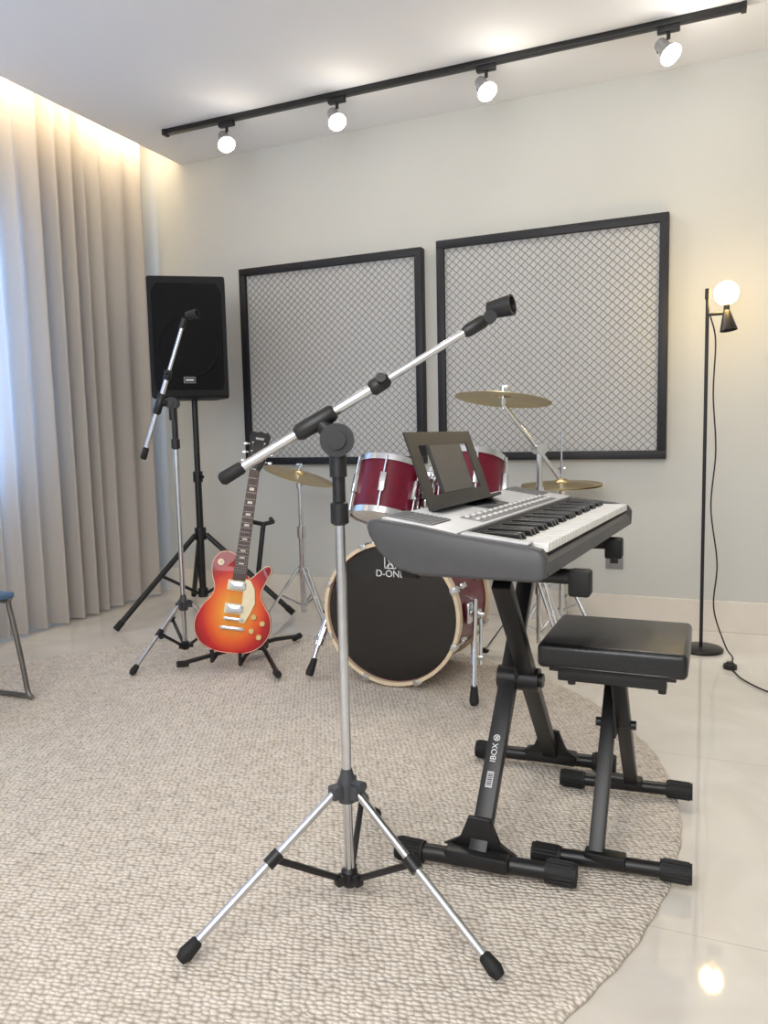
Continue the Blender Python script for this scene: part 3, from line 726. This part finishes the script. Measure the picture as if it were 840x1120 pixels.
# bench
e=xstand('keyboard_bench','black padded vinyl bench on folding X-frame legs','bench',-.2,-.365,-.035,1.69,2.10,.0165,.023,False)
part(e,'seat',B().box((-.21,1.90,.470),(.328,.318,.058),bev=.013,seg=4),VINYL,'black vinyl cushion seat')
part(e,'seat_piping',B().sweep([V((-.21,1.90,.447))+V((sx*.160*(abs(math.cos(a))**.2)*(1 if math.cos(a)>0 else -1),.155*(abs(math.sin(a))**.2)*(1 if math.sin(a)>0 else -1),0)) for sx,a in [(1,2*pi*(k+.5)/48) for k in range(48)]],.004,6,closed=True),VINYL)
part(e,'seat_base',B().box((-.21,1.90,.435),(.28,.27,.012),bev=.002).box((-.21,1.78,.420),(.24,.03,.024),bev=.002).box((-.21,2.02,.420),(.24,.03,.024),bev=.002),BLACKM)
for x,ya_,yb_ in ((-.230,1.69,2.02),(-.194,2.10,1.78)):
    part(e,'leg',rect_tube(B(),(x,ya_,.035),(x,yb_,.418),.026,.034),BLACKM)
for y in (1.69,2.10):
    part(e,'foot_bracket',B().box((-.21,y,.034),(.09,.036,.03),bev=.005),BLACKM)
part(e,'pivot_bolt',B().cyl((-.26,1.90,.27),(-.165,1.90,.27),.011).box((-.212,1.89,.29),(.008,.06,.09),bev=.003),BLACK)
for x in (-.10,-.30): part(e,'bolt',B().cyl((x,1.78,.412),(x,1.78,.398),.009),BLACK)

# ------------------------------------------------------------------ floor lamp
lb=V((-.045,3.68,0))
e=thing('floor_lamp','slim black floor lamp with lit globe and small black cone shade','lamp',lb)
part(e,'base',B().lathe([(0,0.001),(.092,.001),(.095,.004),(.095,.012),(.09,.016),(0,.018)],lb,seg=48),BLACKM)
part(e,'pole',B().cyl(lb+V((0,0,.015)),lb+V((0,0,1.59)),.0075).cyl(lb+V((0,0,1.555)),lb+V((0,0,1.60)),.011),BLACKM)
gc=lb+V((.074,.0,1.575))
part(e,'cross_arm',B().cyl(lb+V((-.0,0,1.49)),lb+V((.076,0,1.49)),.007).cyl(lb+V((.076,0,1.46)),lb+V((.076,0,1.535)),.012),BLACKM)
part(e,'globe',B().ball(gc,.050,32),mat('lit_opal_globe',(255,240,205),.3,emit=40,ecol=(255,214,132)))
cd=V((.12,-.1,-1)).normalized()
part(e,'cone_shade',B().lathe([(.010,-.005),(.014,0),(.036,.085),(.034,.085),(.012,.004)],lb+V((.076,0,1.50)),cd,32,closed=True),BLACKM,'black cone lamp shade')
cords=catmull([lb+V((.01,.01,1.49)),lb+V((.035,.02,1.38)),lb+V((.03,.02,1.15)),lb+V((.045,.02,.9)),lb+V((.03,.02,.65)),lb+V((.06,.01,.4)),lb+V((.05,0,.2)),lb+V((.10,-.03,.04)),V((.085,3.58,.006)),V((.07,3.45,.006)),V((.09,3.36,.006)),V((.12,3.27,.006)),V((.20,3.15,.006)),V((.34,3.05,.006)),V((.55,3.10,.006)),V((.8,3.4,.006))],8,closed=False)
cd_=part(e,'power_cord',B().sweep(cords,.0032,8),BLACK)
part(cd_,'foot_switch',B().lathe([(0,0),(.026,0),(.028,.006),(.026,.018),(.016,.022),(.014,.028),(0,.029)],(.072,3.43,.001),seg=28),BLACK)

# ------------------------------------------------------------------ chair at the curtain
cc0=V((-2.77,1.89,0))
e=thing('side_chair','chair with blue seat and bent grey tubular steel frame','chair',cc0)
TUB=mat('grey_painted_tube',(120,116,112),.35,.7)
u=V((1,0,0)); w=V((0,-1,0))
BLUE=mat('blue_seat_fabric',(80,112,146),.6,bump=.3,scale=200)
Mc=Matrix((u,-w,V((0,0,1)))).transposed()
part(e,'seat',B().box(cc0+V((.03,0,.405)),(.52,.46,.025),Mc,bev=.010,seg=3),BLUE,'blue seat')
part(e,'backrest',B().box(cc0-u*.27+V((0,0,.70)),(.03,.46,.28),Mc@Matrix.Rotation(math.radians(-8),3,'Y'),bev=.012,seg=3),BLUE,'blue backrest')
for s in (-1,1):
    o=cc0+w*(.21*s)
    pts=[o-u*.29+V((0,0,.80)),o-u*.25+V((0,0,.43)),o-u*.30+V((0,0,.05)),o-u*.27+V((0,0,.014)),o+u*.31+V((0,0,.014)),o+u*.34+V((0,0,.045)),o+u*.275+V((0,0,.36)),o+u*.24+V((0,0,.382)),o-u*.24+V((0,0,.382))]
    part(e,'tube_frame',B().sweep(catmull(pts,5,closed=False),.010,12),TUB)

# things standing on the rug rest on its pile
for ob in bpy.data.objects:
    if ob.parent is None and ob.type=='EMPTY' and ob.name in ('microphone_stand','microphone_stand.001','electric_guitar','guitar_stand','bass_drum','tom_drum','tom_drum.001','keyboard_stand','electronic_keyboard','keyboard_bench','side_chair','cymbal_stand','cymbal_stand.001'):
        ob.location.z+=.0125

# ------------------------------------------------------------------ lights
def area(name,loc,target,sx,sy,pw,col):
    l=bpy.data.lights.new(name,'AREA'); l.shape='RECTANGLE'; l.size=sx; l.size_y=sy; l.energy=pw; l.color=col
    o=bpy.data.objects.new(name,l); COL.objects.link(o); o.location=loc
    o.rotation_euler=(V(target)-V(loc)).to_track_quat('-Z','Y').to_euler(); return o
area('added_room_fill',(-.6,-.4,2.6),(-.8,1.2,0),2.4,1.6,60,(1,.97,.935))  # added fill overhead behind the camera, unseen, for general illumination
area('added_ceiling_fill',(-.4,-1.0,1.7),(-.9,1.5,2.7),1.6,1.0,36,(.99,.99,1))  # added fill behind the camera, unseen, aimed up to brighten the ceiling
o=area('cove_led_strip',(-3.14,2.0,2.84),(-3.55,2.0,2.72),.03,4.0,26,(1,.79,.50))
zc=V((1,0,.35)).normalized()
o.rotation_euler=Matrix((V((0,1,0)).cross(zc),V((0,1,0)),zc)).transposed().to_euler()
w=bpy.data.worlds.new('studio_ambient'); scene.world=w; w.use_nodes=True
w.node_tree.nodes['Background'].inputs[0].default_value=(.98,.985,1,1); w.node_tree.nodes['Background'].inputs[1].default_value=.74

# ------------------------------------------------------------------ camera
cam=bpy.data.cameras.new('camera'); cam.sensor_fit='VERTICAL'; cam.sensor_height=36; cam.lens=27.0
co=bpy.data.objects.new('camera',cam); COL.objects.link(co)
R=(Matrix.Rotation(math.radians(23.4),3,'Z')@Matrix.Rotation(pi/2-math.radians(5.7),3,'X')@Matrix.Rotation(math.radians(-1.25),3,'Z'))
co.matrix_world=Matrix.Translation((0,0,1.0))@R.to_4x4()
cam.clip_start=.02
scene.camera=co
scene.view_settings.view_transform='Standard'
for o in bpy.data.objects:
    if '_local' in o: del o['_local']
